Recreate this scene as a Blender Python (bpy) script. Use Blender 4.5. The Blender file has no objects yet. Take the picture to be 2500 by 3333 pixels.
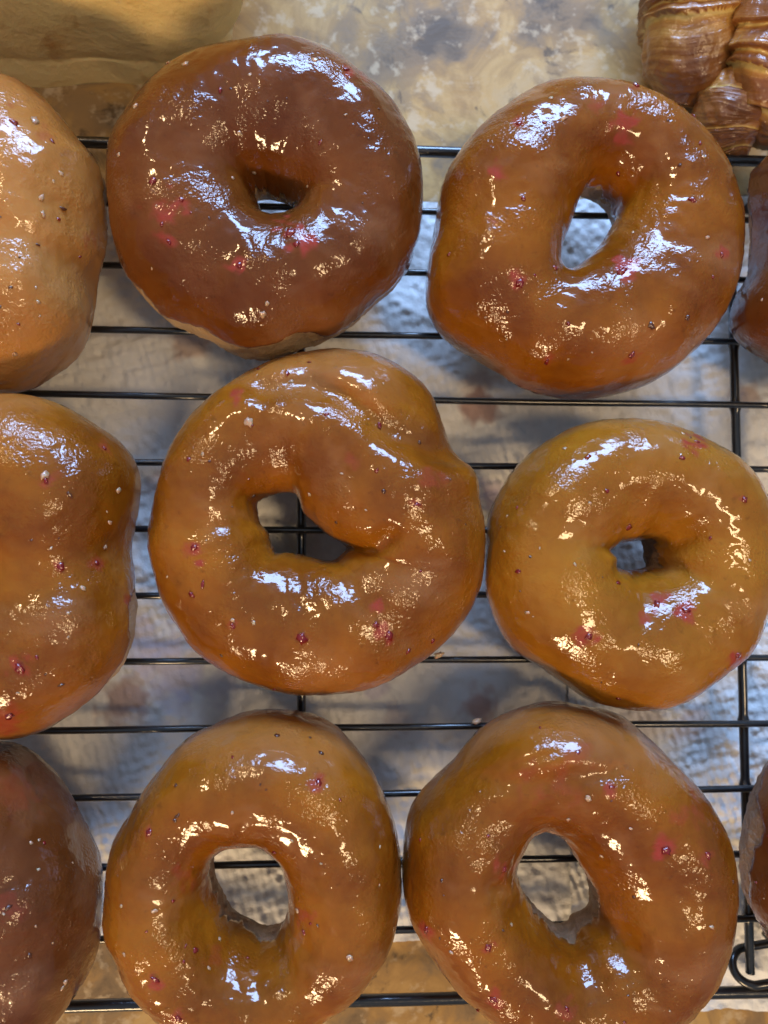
import bpy, bmesh, math, random
import numpy as np
from mathutils import Vector, Euler, noise as mnoise
from mathutils.bvhtree import BVHTree

# ------------------------------------------------------------------ camera, world, lamps, exposure
scene = bpy.context.scene
COL = scene.collection
CAM_LOC = (0.0113, -0.0058, 0.2151)
CAM_ROT = (math.radians(2.84), math.radians(-3.43), math.radians(0.11))
cam_data = bpy.data.cameras.new('camera')
cam = bpy.data.objects.new('camera', cam_data)
COL.objects.link(cam)
cam.location = CAM_LOC
cam.rotation_euler = CAM_ROT
cam_data.sensor_width = 36.0
cam_data.lens = 25.99
cam_data.clip_start = 0.005
cam_data.clip_end = 20.0
cam_data.dof.use_dof = True
cam_data.dof.focus_distance = 0.188
cam_data.dof.aperture_fstop = 11.0
scene.camera = cam

world = bpy.data.worlds.new('World')
scene.world = world
world.use_nodes = True
wnt = world.node_tree
bg = wnt.nodes['Background']
# dim warm kitchen with a lit ceiling: brightest straight up, dark towards the horizon
w_co = wnt.nodes.new('ShaderNodeTexCoord')
w_sep = wnt.nodes.new('ShaderNodeSeparateXYZ')
wnt.links.new(w_co.outputs['Generated'], w_sep.inputs[0])
w_max = wnt.nodes.new('ShaderNodeMath')
w_max.operation = 'MAXIMUM'
w_max.inputs[1].default_value = 0.0
wnt.links.new(w_sep.outputs['Z'], w_max.inputs[0])
w_pow = wnt.nodes.new('ShaderNodeMath')
w_pow.operation = 'POWER'
w_pow.inputs[1].default_value = 2.0
wnt.links.new(w_max.outputs[0], w_pow.inputs[0])
w_ma = wnt.nodes.new('ShaderNodeMath')
w_ma.operation = 'MULTIPLY_ADD'
w_ma.inputs[1].default_value = 0.36
w_ma.inputs[2].default_value = 0.18
w_gap = wnt.nodes.new('ShaderNodeMapRange')      # the photographer stands over the rack: a little less ceiling light from straight above
w_gap.interpolation_type = 'SMOOTHSTEP'
w_gap.inputs['From Min'].default_value = 0.72
w_gap.inputs['From Max'].default_value = 0.94
w_gap.inputs['To Min'].default_value = 1.0
w_gap.inputs['To Max'].default_value = 0.80
wnt.links.new(w_sep.outputs['Z'], w_gap.inputs['Value'])
w_mul = wnt.nodes.new('ShaderNodeMath')
w_mul.operation = 'MULTIPLY'
wnt.links.new(w_pow.outputs[0], w_mul.inputs[0])
wnt.links.new(w_gap.outputs[0], w_mul.inputs[1])
wnt.links.new(w_mul.outputs[0], w_ma.inputs[0])
bg.inputs[0].default_value = (0.58, 0.76, 1.0, 1)
wnt.links.new(w_ma.outputs[0], bg.inputs[1])

def area(name, loc, target, size, size_y, color, power):
    d = bpy.data.lights.new(name, 'AREA')
    d.shape = 'RECTANGLE'
    d.size = size
    d.size_y = size_y
    d.color = color
    d.energy = power
    o = bpy.data.objects.new(name, d)
    COL.objects.link(o)
    o.location = loc
    o.rotation_euler = (Vector(target) - Vector(loc)).to_track_quat('-Z', 'Y').to_euler()
    return o

BLUE = (0.36, 0.58, 1.0)
WARM = (1.0, 0.70, 0.38)
area('window_light', (0.12, 0.98, 0.64), (0, 0, 0), 0.70, 0.32, BLUE, 27.0)
area('right_lamp', (0.42, -0.22, 1.02), (0, 0, 0), 0.10, 0.30, WARM, 3.8)
area('left_lamp', (-0.48, 0.50, 0.90), (0, 0, 0), 0.09, 0.09, WARM, 2.4)
area('near_lamp', (-0.28, -0.86, 0.50), (0, 0, 0), 0.24, 0.12, WARM, 6.5)

scene.view_settings.view_transform = 'Standard'
scene.view_settings.look = 'None'
scene.view_settings.exposure = 0.0
scene.view_settings.gamma = 1.0
scene.view_settings.use_curve_mapping = False
scene.render.engine = 'CYCLES'
scene.cycles.use_denoising = True
scene.cycles.max_bounces = 8
scene.cycles.sample_clamp_indirect = 4.0

# ------------------------------------------------------------------ photograph pixel <-> world helpers
FPX = 1597.0 * 2500 / 1659
CX, CY = 1250.0, 1666.5
RM = np.array(Euler(CAM_ROT, 'XYZ').to_matrix())
CP = np.array(CAM_LOC)

def ray(px, py):
    return RM @ np.array([(px - CX) / FPX, -(py - CY) / FPX, -1.0])

def at(px, py, z=0.0):
    d = ray(px, py)
    return CP + d * ((z - CP[2]) / d[2])

def proj(P):
    Q = (np.asarray(P) - CP) @ RM
    w = -Q[..., 2]
    return np.stack([CX + FPX * Q[..., 0] / w, CY - FPX * Q[..., 1] / w], -1)

def crop(x0, y0, s, pts):
    return [(x0 + s * x, y0 + s * y) for x, y in pts]

# ------------------------------------------------------------------ material helpers
def mat(name):
    m = bpy.data.materials.new(name)
    m.use_nodes = True
    nt = m.node_tree
    return m, nt, nt.nodes['Principled BSDF']

def N(nt, kind, **kw):
    n = nt.nodes.new(kind)
    for k, v in kw.items():
        if k in n.inputs:
            n.inputs[k].default_value = v
        else:
            setattr(n, k, v)
    return n

def noise_tex(nt, vec, scale, detail=4.0, rough=0.55, dist=0.0):
    n = nt.nodes.new('ShaderNodeTexNoise')
    n.inputs['Scale'].default_value = scale
    n.inputs['Detail'].default_value = detail
    n.inputs['Roughness'].default_value = rough
    n.inputs['Distortion'].default_value = dist
    nt.links.new(vec, n.inputs['Vector'])
    return n.outputs['Fac']

def ramp(nt, fac, stops):
    r = nt.nodes.new('ShaderNodeValToRGB')
    el = r.color_ramp.elements
    while len(el) < len(stops):
        el.new(0.5)
    for e, (p, c) in zip(el, stops):
        e.position = p
        e.color = (c, c, c, 1) if isinstance(c, (int, float)) else (*c, 1)
    nt.links.new(fac, r.inputs['Fac'])
    return r.outputs['Color']

def mix(nt, fac, a, b, mode='MIX'):
    n = nt.nodes.new('ShaderNodeMix')
    n.data_type = 'RGBA'
    n.blend_type = mode
    for key, val in (('Factor', fac), ('A', a), ('B', b)):
        idx = {'Factor': 0, 'A': 6, 'B': 7}[key]
        if hasattr(val, 'links') or hasattr(val, 'is_linked'):
            nt.links.new(val, n.inputs[idx])
        elif isinstance(val, (int, float)):
            n.inputs[idx].default_value = val if idx == 0 else (val, val, val, 1)
        else:
            n.inputs[idx].default_value = (*val, 1)
    return n.outputs[2]

def math_n(nt, op, a, b=None, c=None):
    n = nt.nodes.new('ShaderNodeMath')
    n.operation = op
    for i, v in enumerate((a, b, c)):
        if v is None:
            continue
        if isinstance(v, (int, float)):
            n.inputs[i].default_value = v
        else:
            nt.links.new(v, n.inputs[i])
    return n.outputs[0]

def bump(nt, height, dist, strength=1.0, normal=None):
    b = nt.nodes.new('ShaderNodeBump')
    b.inputs['Distance'].default_value = dist
    b.inputs['Strength'].default_value = strength
    nt.links.new(height, b.inputs['Height'])
    if normal is not None:
        nt.links.new(normal, b.inputs['Normal'])
    return b.outputs['Normal']

def objcoord(nt):
    return nt.nodes.new('ShaderNodeTexCoord').outputs['Object']

def attr(nt, name):
    a = nt.nodes.new('ShaderNodeAttribute')
    a.attribute_name = name
    return a

def glaze_mat(name, light, dark, sss=0.42):
    m, nt, p = mat(name)
    co = objcoord(nt)
    a = noise_tex(nt, co, 38, 5, 0.6)
    base = mix(nt, ramp(nt, a, [(0.36, 0.0), (0.64, 1.0)]), dark, light)
    b = noise_tex(nt, co, 330, 3, 0.6)
    base = mix(nt, ramp(nt, b, [(0.62, 0.0), (0.76, 0.45)]), base, tuple(c * 0.55 for c in dark))
    thin = noise_tex(nt, co, 27, 4, 0.6, 0.5)      # thicker, milkier glaze in places
    base = mix(nt, ramp(nt, thin, [(0.50, 0.0), (0.68, 0.42)]), base, tuple(0.55 * c + 0.45 * d for c, d in zip(light, (0.46, 0.25, 0.13))))
    jam = attr(nt, 'jam').outputs['Fac']
    jn = math_n(nt, 'MULTIPLY', jam, ramp(nt, noise_tex(nt, co, 420, 3, 0.6), [(0.30, 0.6), (0.55, 1.0)]))
    base = mix(nt, jn, base, (0.29, 0.036, 0.024))
    nt.links.new(base, p.inputs['Base Color'])
    p.inputs['Subsurface Weight'].default_value = sss
    p.inputs['Subsurface Radius'].default_value = (1.0, 0.42, 0.14)
    p.inputs['Subsurface Scale'].default_value = 0.0025
    p.inputs['Roughness'].default_value = 0.32
    p.inputs['Specular IOR Level'].default_value = 0.05
    p.inputs['Coat Weight'].default_value = 1.0
    p.inputs['Coat Roughness'].default_value = 0.10
    p.inputs['Coat IOR'].default_value = 1.43
    # sugar-crystal grain and soft ripples in the set glaze, stronger in patches
    grain = noise_tex(nt, co, 1500, 1.0, 0.5)
    v = nt.nodes.new('ShaderNodeTexVoronoi')
    v.feature = 'F1'
    v.inputs['Scale'].default_value = 620
    nt.links.new(co, v.inputs['Vector'])
    pits = ramp(nt, v.outputs['Distance'], [(0.05, 0.0), (0.42, 1.0)])
    patch = ramp(nt, noise_tex(nt, co, 90, 3, 0.6), [(0.42, 0.10), (0.62, 1.0)])
    h = math_n(nt, 'ADD', math_n(nt, 'MULTIPLY', grain, 1.0), math_n(nt, 'MULTIPLY', pits, 0.45))
    h = math_n(nt, 'MULTIPLY', h, patch)
    n1 = bump(nt, noise_tex(nt, co, 110, 2, 0.5), 0.00025)
    n2 = bump(nt, h, 0.00021, 1.0, n1)
    nt.links.new(n2, p.inputs['Normal'])
    nt.links.new(n2, p.inputs['Coat Normal'])
    nt.links.new(math_n(nt, 'MULTIPLY_ADD', patch, 0.085, 0.045), p.inputs['Coat Roughness'])
    return m

def dough_mat(name, pale, tan):
    m, nt, p = mat(name)
    co = objcoord(nt)
    a = noise_tex(nt, co, 70, 5, 0.65)
    base = mix(nt, ramp(nt, a, [(0.35, 0.0), (0.65, 1.0)]), tan, pale)
    nt.links.new(base, p.inputs['Base Color'])
    p.inputs['Subsurface Weight'].default_value = 0.35
    p.inputs['Subsurface Radius'].default_value = (1.0, 0.6, 0.3)
    p.inputs['Subsurface Scale'].default_value = 0.002
    p.inputs['Roughness'].default_value = 0.45
    p.inputs['Coat Weight'].default_value = 0.35
    p.inputs['Coat Roughness'].default_value = 0.25
    n1 = bump(nt, noise_tex(nt, co, 380, 5, 0.7), 0.0022)
    nt.links.new(n1, p.inputs['Normal'])
    nt.links.new(n1, p.inputs['Coat Normal'])
    return m

def simple_mat(name, color, rough, coat=0.0, sss=0.0, bump_scale=None, bump_dist=0.0002):
    m, nt, p = mat(name)
    p.inputs['Base Color'].default_value = (*color, 1)
    p.inputs['Roughness'].default_value = rough
    p.inputs['Coat Weight'].default_value = coat
    p.inputs['Coat Roughness'].default_value = 0.08
    p.inputs['Subsurface Weight'].default_value = sss
    p.inputs['Subsurface Scale'].default_value = 0.001
    if bump_scale:
        nt.links.new(bump(nt, noise_tex(nt, objcoord(nt), bump_scale, 3, 0.6), bump_dist), p.inputs['Normal'])
    return m

M = {}
M['glaze_gold'] = glaze_mat('golden_glaze', (0.285, 0.093, 0.005), (0.160, 0.044, 0.003))
M['glaze_amber'] = glaze_mat('amber_glaze', (0.262, 0.082, 0.004), (0.145, 0.037, 0.002))
M['glaze_brown'] = glaze_mat('brown_glaze', (0.160, 0.046, 0.006), (0.105, 0.027, 0.004))
M['glaze_dark'] = glaze_mat('dark_glaze', (0.155, 0.047, 0.010), (0.10, 0.027, 0.006))
M['glaze_milky'] = glaze_mat('milky_glaze', (0.46, 0.215, 0.060), (0.36, 0.145, 0.030))
M['glaze_honey'] = glaze_mat('honey_glaze', (0.325, 0.128, 0.009), (0.222, 0.074, 0.005))
M['dough'] = dough_mat('fried_dough', (0.52, 0.34, 0.16), (0.40, 0.22, 0.085))
M['dough_tan'] = dough_mat('tan_fried_dough', (0.34, 0.20, 0.105), (0.20, 0.10, 0.045))
M['dough_pale'] = dough_mat('pale_fried_dough', (0.60, 0.44, 0.27), (0.48, 0.31, 0.16))
M['berry'] = simple_mat('berry_flesh', (0.17, 0.008, 0.009), 0.22, 1.0, 0.3, 900)
M['seed'] = simple_mat('dark_seed', (0.075, 0.022, 0.010), 0.3, 0.8)
M['sugar'] = simple_mat('sugar_flake', (0.46, 0.29, 0.18), 0.3, 0.8, 0.6, 900)
M['pulp'] = simple_mat('pink_pulp', (0.52, 0.08, 0.08), 0.2, 1.0, 0.4, 700)
M['wire'] = simple_mat('black_coated_wire', (0.008, 0.008, 0.009), 0.28, 0.6, 0.0, 500, 0.00012)

# ------------------------------------------------------------------ object helpers
def tag(o, label, cat, group=None, kind=None):
    o['label'] = label
    o['category'] = cat
    if group:
        o['group'] = group
    if kind:
        o['kind'] = kind
    return o

def empty(name, loc):
    o = bpy.data.objects.new(name, None)
    o.empty_display_size = 0.01
    COL.objects.link(o)
    o.location = loc
    return o

def mesh_obj(name, verts, faces, material, parent=None, smooth=True, attrs=None):
    me = bpy.data.meshes.new(name)
    verts = np.asarray(verts, dtype=float)
    if parent is not None:
        verts = verts - np.array(parent.location)
    me.from_pydata([tuple(v) for v in verts], [], [tuple(f) for f in faces])
    me.materials.append(material)
    if smooth:
        me.polygons.foreach_set('use_smooth', [True] * len(me.polygons))
    for k, arr in (attrs or {}).items():
        arr = np.asarray(arr, dtype=np.float32)
        if arr.ndim == 2:
            at_ = me.attributes.new(k, 'FLOAT_COLOR', 'POINT')
            at_.data.foreach_set('color', arr.ravel())
        else:
            at_ = me.attributes.new(k, 'FLOAT', 'POINT')
            at_.data.foreach_set('value', arr.ravel())
    me.update()
    o = bpy.data.objects.new(name, me)
    COL.objects.link(o)
    if parent is not None:
        o.parent = parent
    return o

def grid_faces(nu, nv, wrap_u=True, wrap_v=True):
    i = np.arange(nu if wrap_u else nu - 1)
    j = np.arange(nv if wrap_v else nv - 1)
    I, J = np.meshgrid(i, j, indexing='ij')
    I2, J2 = (I + 1) % nu, (J + 1) % nv
    return np.stack([I * nv + J, I2 * nv + J, I2 * nv + J2, I * nv + J2], -1).reshape(-1, 4)

def tube(pts, r, seg=14, closed=False):
    pts = [Vector(p) for p in pts]
    n = len(pts)
    rr = r if hasattr(r, '__len__') else [r] * n
    V, up = [], None
    for i, p in enumerate(pts):
        a = pts[(i - 1) % n] if (i > 0 or closed) else pts[i]
        b = pts[(i + 1) % n] if (i < n - 1 or closed) else pts[i]
        t = (b - a).normalized()
        if up is None:
            up = t.orthogonal().normalized()
        up = (up - t * up.dot(t)).normalized()
        sd = t.cross(up)
        for k in range(seg):
            an = 2 * math.pi * k / seg
            V.append(p + (up * math.cos(an) + sd * math.sin(an)) * rr[i])
    F = [tuple(f) for f in grid_faces(n, seg, closed, True)]
    if not closed:
        F.append(tuple(range(seg))[::-1])
        F.append(tuple(range((n - 1) * seg, n * seg)))
    return V, F

def value_noise(X, Y, cell, seed):
    rg = np.random.RandomState(seed)
    g = rg.rand(256, 256)
    x, y = X / cell + 500.0, Y / cell + 500.0
    xi, yi = np.floor(x).astype(int), np.floor(y).astype(int)
    fx, fy = x - xi, y - yi
    fx, fy = fx * fx * (3 - 2 * fx), fy * fy * (3 - 2 * fy)
    q = lambda a, b: g[a % 256, b % 256]
    return (q(xi, yi) * (1 - fx) + q(xi + 1, yi) * fx) * (1 - fy) + (q(xi, yi + 1) * (1 - fx) + q(xi + 1, yi + 1) * fx) * fy - 0.5

# ------------------------------------------------------------------ the counter (setting)
Z_COUNTER = -0.0200
Z_TOWEL = -0.0190

def counter_mat():
    m, nt, p = mat('mottled_stone')
    co = objcoord(nt)
    warp = nt.nodes.new('ShaderNodeTexNoise')
    warp.inputs['Scale'].default_value = 22
    warp.inputs['Detail'].default_value = 3
    nt.links.new(co, warp.inputs['Vector'])
    off = nt.nodes.new('ShaderNodeVectorMath')
    off.operation = 'MULTIPLY_ADD'
    nt.links.new(warp.outputs['Color'], off.inputs[0])
    off.inputs[1].default_value = (0.06, 0.05, 0.03)
    nt.links.new(co, off.inputs[2])
    wc = off.outputs[0]
    a = noise_tex(nt, wc, 27, 7, 0.62)
    base = ramp(nt, a, [(0.36, (0.13, 0.105, 0.08)), (0.44, (0.27, 0.21, 0.14)), (0.50, (0.40, 0.28, 0.13)),
                        (0.57, (0.54, 0.40, 0.19)), (0.66, (0.52, 0.43, 0.28))])
    b = noise_tex(nt, co, 44, 7, 0.66, 0.8)
    base = mix(nt, ramp(nt, b, [(0.52, 0.0), (0.60, 0.7)]), base, (0.30, 0.225, 0.14))
    c = noise_tex(nt, wc, 95, 6, 0.65)
    base = mix(nt, ramp(nt, c, [(0.58, 0.0), (0.66, 0.85)]), base, (0.11, 0.085, 0.06))
    d = noise_tex(nt, co, 160, 4, 0.6)
    base = mix(nt, ramp(nt, d, [(0.56, 0.0), (0.66, 0.7)]), base, (0.62, 0.56, 0.45))
    base = mix(nt, 1.0, base, (0.92, 0.77, 0.58), 'MULTIPLY')
    nt.links.new(base, p.inputs['Base Color'])
    p.inputs['Roughness'].default_value = 0.5
    p.inputs['Specular IOR Level'].default_value = 0.2
    nt.links.new(bump(nt, b, 0.0004), p.inputs['Normal'])
    return m

counter_m = counter_mat()
o = mesh_obj('counter', [(-0.7, -0.6, Z_COUNTER), (0.7, -0.6, Z_COUNTER), (0.7, 0.7, Z_COUNTER), (-0.7, 0.7, Z_COUNTER)],
             [(0, 1, 2, 3)], counter_m, None, False)
o['kind'] = 'structure'
o['label'] = 'mottled tan and grey stone counter top'

# ------------------------------------------------------------------ paper towels
def towel_mat():
    m, nt, p = mat('paper_towel')
    st = attr(nt, 'stain')
    co = objcoord(nt)
    base = mix(nt, ramp(nt, noise_tex(nt, co, 30, 4, 0.6), [(0.3, 0.0), (0.7, 1.0)]), (0.79, 0.78, 0.76), (0.86, 0.855, 0.84))
    base = mix(nt, st.outputs['Alpha'], base, st.outputs['Color'])
    nt.links.new(base, p.inputs['Base Color'])
    p.inputs['Roughness'].default_value = 0.85
    p.inputs['Specular IOR Level'].default_value = 0.25
    nt.links.new(bump(nt, noise_tex(nt, co, 1500, 3, 0.6), 0.00025), p.inputs['Normal'])
    return m

towel_m = towel_mat()
STAINS = [  # photograph x, y, radius px, colour, strength
    (410, 2280, 95, (0.42, 0.26, 0.22), 0.75), (1565, 2286, 60, (0.55, 0.33, 0.27), 0.75), (1562, 1318, 62, (0.36, 0.20, 0.18), 0.8),
    (619, 1109, 75, (0.52, 0.34, 0.26), 0.65), (1560, 1250, 60, (0.45, 0.30, 0.26), 0.5), (560, 2190, 130, (0.52, 0.45, 0.62), 0.5),
    (1600, 1620, 60, (0.50, 0.38, 0.58), 0.55), (540, 1570, 60, (0.55, 0.45, 0.50), 0.45), (2425, 1275, 45, (0.45, 0.28, 0.20), 0.65),
    (1230, 2230, 45, (0.40, 0.36, 0.55), 0.5), (2080, 2340, 90, (0.52, 0.42, 0.42), 0.4), (2420, 2600, 70, (0.52, 0.42, 0.36), 0.4),
    (940, 1760, 70, (0.50, 0.56, 0.42), 0.4), (450, 2060, 70, (0.52, 0.45, 0.58), 0.45), (1290, 2340, 60, (0.55, 0.42, 0.40), 0.4),
    (700, 2240, 60, (0.5, 0.44, 0.55), 0.4), (2250, 2360, 60, (0.52, 0.38, 0.36), 0.45)]

def towel(name, corners, z0, seed, label):
    P = [at(x, y, z0) for x, y in corners]     # tl, tr, br, bl
    nu, nv = 560, 400
    s, t = np.meshgrid(np.linspace(0, 1, nu), np.linspace(0, 1, nv), indexing='ij')
    S, T = s[..., None], t[..., None]
    X = (P[0] * (1 - S) + P[1] * S) * (1 - T) + (P[3] * (1 - S) + P[2] * S) * T
    x, y = X[..., 0], X[..., 1]
    edge = value_noise(x, y, 0.012, seed + 9) * 0.0025 * ((t > 0.9) | (t < 0.1))
    X[..., 1] += edge * np.where(t > 0.5, np.clip((t - 0.9) * 10, 0, 1), np.clip((0.1 - t) * 10, 0, 1))
    pt = 0.0026
    wx, wy = x + value_noise(x, y, 0.004, seed + 12) * 0.0012, y + value_noise(x, y, 0.004, seed + 13) * 0.0012
    xr, yr = wx * 0.96 + wy * 0.28, wy * 0.96 - wx * 0.28
    emb = np.cos(math.pi * (xr + yr * 0.8) / pt) * np.cos(math.pi * (xr - yr * 0.8) / pt)
    emb = np.tanh(emb * 1.3)
    patchy = np.clip(0.6 + 1.6 * value_noise(x, y, 0.028, seed), 0.1, 1.1)
    h = emb * 0.00032 * patchy
    h += value_noise(x, y, 0.0021, seed + 1) * 0.00110
    h += value_noise(x, y, 0.0011, seed + 6) * 0.00035
    h += value_noise(x + y * 0.6, y - x * 0.5, 0.006, seed + 2) * 0.0012
    wr = value_noise(x * 0.4 + y * 0.9, y * 0.35 - x * 0.2, 0.012, seed + 3)
    h += (0.5 - np.abs(wr) * 2) * 0.0016
    h += (value_noise(x, y, 0.045, seed + 4) + 0.5) * 0.0022
    X[..., 2] = z0 + np.maximum(h, -0.0004) + 0.0004
    px = proj(X)
    col = np.zeros((nu, nv, 4), np.float32)
    col[..., :3] = 0.6
    nz = value_noise(x, y, 0.004, seed + 5) + 0.5 * value_noise(x, y, 0.0018, seed + 7)
    for sx, sy, r, c, k in STAINS:
        d = np.hypot(px[..., 0] - sx, (px[..., 1] - sy)) / r + nz * 0.9
        a = np.clip((1.15 - d) / 0.6, 0, 1) * k
        up = a > col[..., 3]
        col[up, :3] = c
        col[..., 3] = np.maximum(col[..., 3], a)
    o = mesh_obj(name, X.reshape(-1, 3), grid_faces(nu, nv, False, False), towel_m, None, True, {'stain': col.reshape(-1, 4)})
    return tag(o, label, 'paper towel', 'paper towels under the rack')

towel('paper_towel', [(-520, 690), (3000, 640), (3000, 3030), (-520, 3075)], Z_TOWEL, 11,
      'large white embossed paper towel with pinkish stains under most of the rack')
towel('paper_towel', [(1850, 2050), (2900, 2030), (2900, 3290), (1850, 3270)], Z_TOWEL + 0.0028, 31,
      'smaller sheet of paper towel sticking out under the folded rack leg at lower right')

# ------------------------------------------------------------------ cooling rack
D = 0.019
k15 = 2500 / 1659.0
WIRES = [  # view-pixel points (1659 wide) along each wire, radius
    ([(200, 310), (950, 325), (1610, 350)], 0.00165, 'frame'),
    ([(600, 448), (930, 456), (1265, 466)], 0.00098, 'wire'),
    ([(240, 573), (900, 588)], 0.00098, 'wire'),
    ([(290, 713), (840, 726), (1560, 737)], 0.00100, 'wire'),
    ([(250, 853), (430, 856), (1050, 868), (1640, 875)], 0.00100, 'wire'),
    ([(325, 998), (1070, 1008), (1645, 1012)], 0.00100, 'wire'),
    ([(310, 1143), (700, 1145), (1640, 1147)], 0.00100, 'wire'),
    ([(320, 1287), (1040, 1285)], 0.00098, 'wire'),
    ([(350, 1428), (1020, 1424), (1640, 1421)], 0.00098, 'wire'),
    ([(250, 1576), (880, 1570), (1540, 1563)], 0.00100, 'wire'),
    ([(235, 1722), (860, 1716), (1560, 1703)], 0.00100, 'wire'),
    ([(530, 1867), (1190, 1854)], 0.00100, 'wire'),
    ([(870, 2008), (1600, 1985)], 0.00100, 'wire'),
    ([(220, 2172), (940, 2157), (1620, 2142)], 0.00165, 'frame')]
rack = empty('cooling_rack', (0.0, 0.0, Z_COUNTER))
tag(rack, 'black coated wire cooling rack holding the glazed doughnuts', 'cooling rack')
XL, XR = -0.150, 0.1455
rnd = random.Random(3)
ends = {}
for wi, (pts, r, kind) in enumerate(WIRES):
    z = 0.0 if kind == 'wire' else -0.0012
    W = np.array([at(x * k15, y * k15, z) for x, y in pts])
    b, a = np.polyfit(W[:, 0], W[:, 1], 1)
    xs = np.linspace(XL, XR, 40)
    path = [(x, a + b * x + 0.00012 * math.sin(x * 60 + wi * 1.7), z + 0.00010 * math.sin(x * 45 + wi)) for x in xs]
    ends[wi] = (path[0], path[-1])
    V, F = tube(path, r)
    mesh_obj('frame_bar' if kind == 'frame' else 'wire', V, F, M['wire'], rack)
for pts in ([(650, 755), (651, 1140), (651, 1515)], [(1583, 730), (1592, 1000), (1605, 1450), (1612, 1700), (1618, 2100)]):
    z = -0.0024
    W = np.array([at(x * k15, y * k15, z) for x, y in pts])
    b, a = np.polyfit(W[:, 1], W[:, 0], 1)
    ys = np.linspace(ends[0][0][1] - 0.001, ends[13][0][1] + 0.001, 40)
    ys = np.linspace(ys[0], ys[-1], 420)
    yc = np.array([ends[w_][0][1] + (ends[w_][1][1] - ends[w_][0][1]) * ((a + b * ends[w_][0][1]) - XL) / (XR - XL) for w_ in range(14)])
    rr = [0.00132 * (1 + 0.38 * math.exp(-(np.abs(yc - y).min() / 0.0013) ** 2)) for y in ys]   # weld at every wire
    V, F = tube([(a + b * y, y, z) for y in ys], rr)
    mesh_obj('cross_rod', V, F, M['wire'], rack)
for x, wi in ((XL, 0), (XR, 1)):
    y0, y1 = ends[0][wi][1], ends[13][wi][1]
    V, F = tube([(x, y, -0.0012) for y in np.linspace(y0 + 0.001, y1 - 0.001, 30)], 0.00165)
    mesh_obj('frame_bar', V, F, M['wire'], rack)
# folded wire leg coiled once round the right cross rod
c = at(1613 * k15, 2088 * k15, -0.0024)
leg = []
for i in range(9):
    f = i / 8
    leg.append((c[0] + 0.060 - 0.058 * f, c[1] + 0.0105 - 0.0070 * f, -0.0072 + 0.0010 * f))
for i in range(1, 18):
    an = math.radians(80 + 200 * i / 17)
    leg.append((c[0] + 0.0002 + 0.0042 * math.cos(an), c[1] - 0.0002 + 0.0036 * math.sin(an), -0.0062 + 0.0068 * i / 17))
for i in range(1, 9):
    f = i / 8
    leg.append((c[0] + 0.0009 + 0.058 * f, c[1] - 0.0038 + 0.0062 * f, 0.0006 - 0.002 * f))
V, F = tube(leg, 0.00125, 14)
mesh_obj('leg', V, F, M['wire'], rack)
for x in (-0.149, 0.1445):   # wire feet down to the counter
    for y in (ends[0][0][1] - 0.006, ends[13][0][1] + 0.006):
        V, F = tube([(x, y, -0.0015), (x, y, -0.010), (x * 1.01, y, Z_COUNTER + 0.0005)], 0.0016)
        mesh_obj('foot', V, F, M['wire'], rack)

# ------------------------------------------------------------------ doughnuts
def poly_radius(poly, c, ang):
    """distance from c to the polygon along each image angle"""
    P = np.array(poly, float) - c
    Q = np.roll(P, -1, 0)
    out = np.zeros(len(ang))
    for i, a in enumerate(ang):
        d = np.array([math.cos(a), math.sin(a)])
        e = Q - P
        den = d[0] * e[:, 1] - d[1] * e[:, 0]
        with np.errstate(divide='ignore', invalid='ignore'):
            t = (P[:, 0] * e[:, 1] - P[:, 1] * e[:, 0]) / den
            s = (P[:, 0] * d[1] - P[:, 1] * d[0]) / den
        ok = (t > 0) & (s >= -1e-9) & (s <= 1 + 1e-9)
        out[i] = t[ok].max() if ok.any() else np.nan
    if np.isnan(out).any():
        g = ~np.isnan(out)
        out = np.interp(np.arange(len(ang)), np.arange(len(ang))[g], out[g])
    return out

def smooth_c(a, k):
    for _ in range(k):
        a = 0.25 * np.roll(a, 1) + 0.5 * a + 0.25 * np.roll(a, -1)
    return a

NU, NV = 264, 132
ANG = np.linspace(0, 2 * math.pi, NU, endpoint=False)
VV = np.linspace(0, 2 * math.pi, NV, endpoint=False)   # 0 = outermost, pi/2 = crest, pi = hole wall, 3pi/2 = underside

def noise3(P, scale, seed):
    flat = P.reshape(-1, 3)
    off = Vector((seed * 7.13, seed * 3.7, seed * 1.9))
    return np.array([mnoise.noise(Vector(q) * scale + off) for q in flat]).reshape(P.shape[:-1])

def seg_dist(px, line):
    d = np.full(px.shape[:-1], 1e9)
    for (ax, ay), (bx, by) in zip(line[:-1], line[1:]):
        ab = np.array([bx - ax, by - ay], float)
        ap = px - np.array([ax, ay])
        t = np.clip((ap @ ab) / (ab @ ab), 0, 1)
        d = np.minimum(d, np.hypot(ap[..., 0] - t * ab[0], ap[..., 1] - t * ab[1]))
    return d

def blob(center, normal, rx, ry, rz, rot, seed, mat_, name, parent):
    """small lumpy pip half sunk in the glaze"""
    bm = bmesh.new()
    bmesh.ops.create_icosphere(bm, subdivisions=2, radius=1.0)
    q = Vector(normal).to_track_quat('Z', 'Y')
    cr, sr = math.cos(rot), math.sin(rot)
    V = []
    for v in bm.verts:
        k = 1 + 0.9 * mnoise.noise(v.co * 2.0 + Vector((seed, seed * 2, 0)))
        x, y, z = v.co.x * rx * k, v.co.y * ry * k, v.co.z * rz * k
        V.append(Vector(center) + q @ Vector((x * cr - y * sr, x * sr + y * cr, z)))
    F = [[v.index for v in f.verts] for f in bm.faces]
    bm.free()
    return mesh_obj(name, V, F, mat_, parent)

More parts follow.
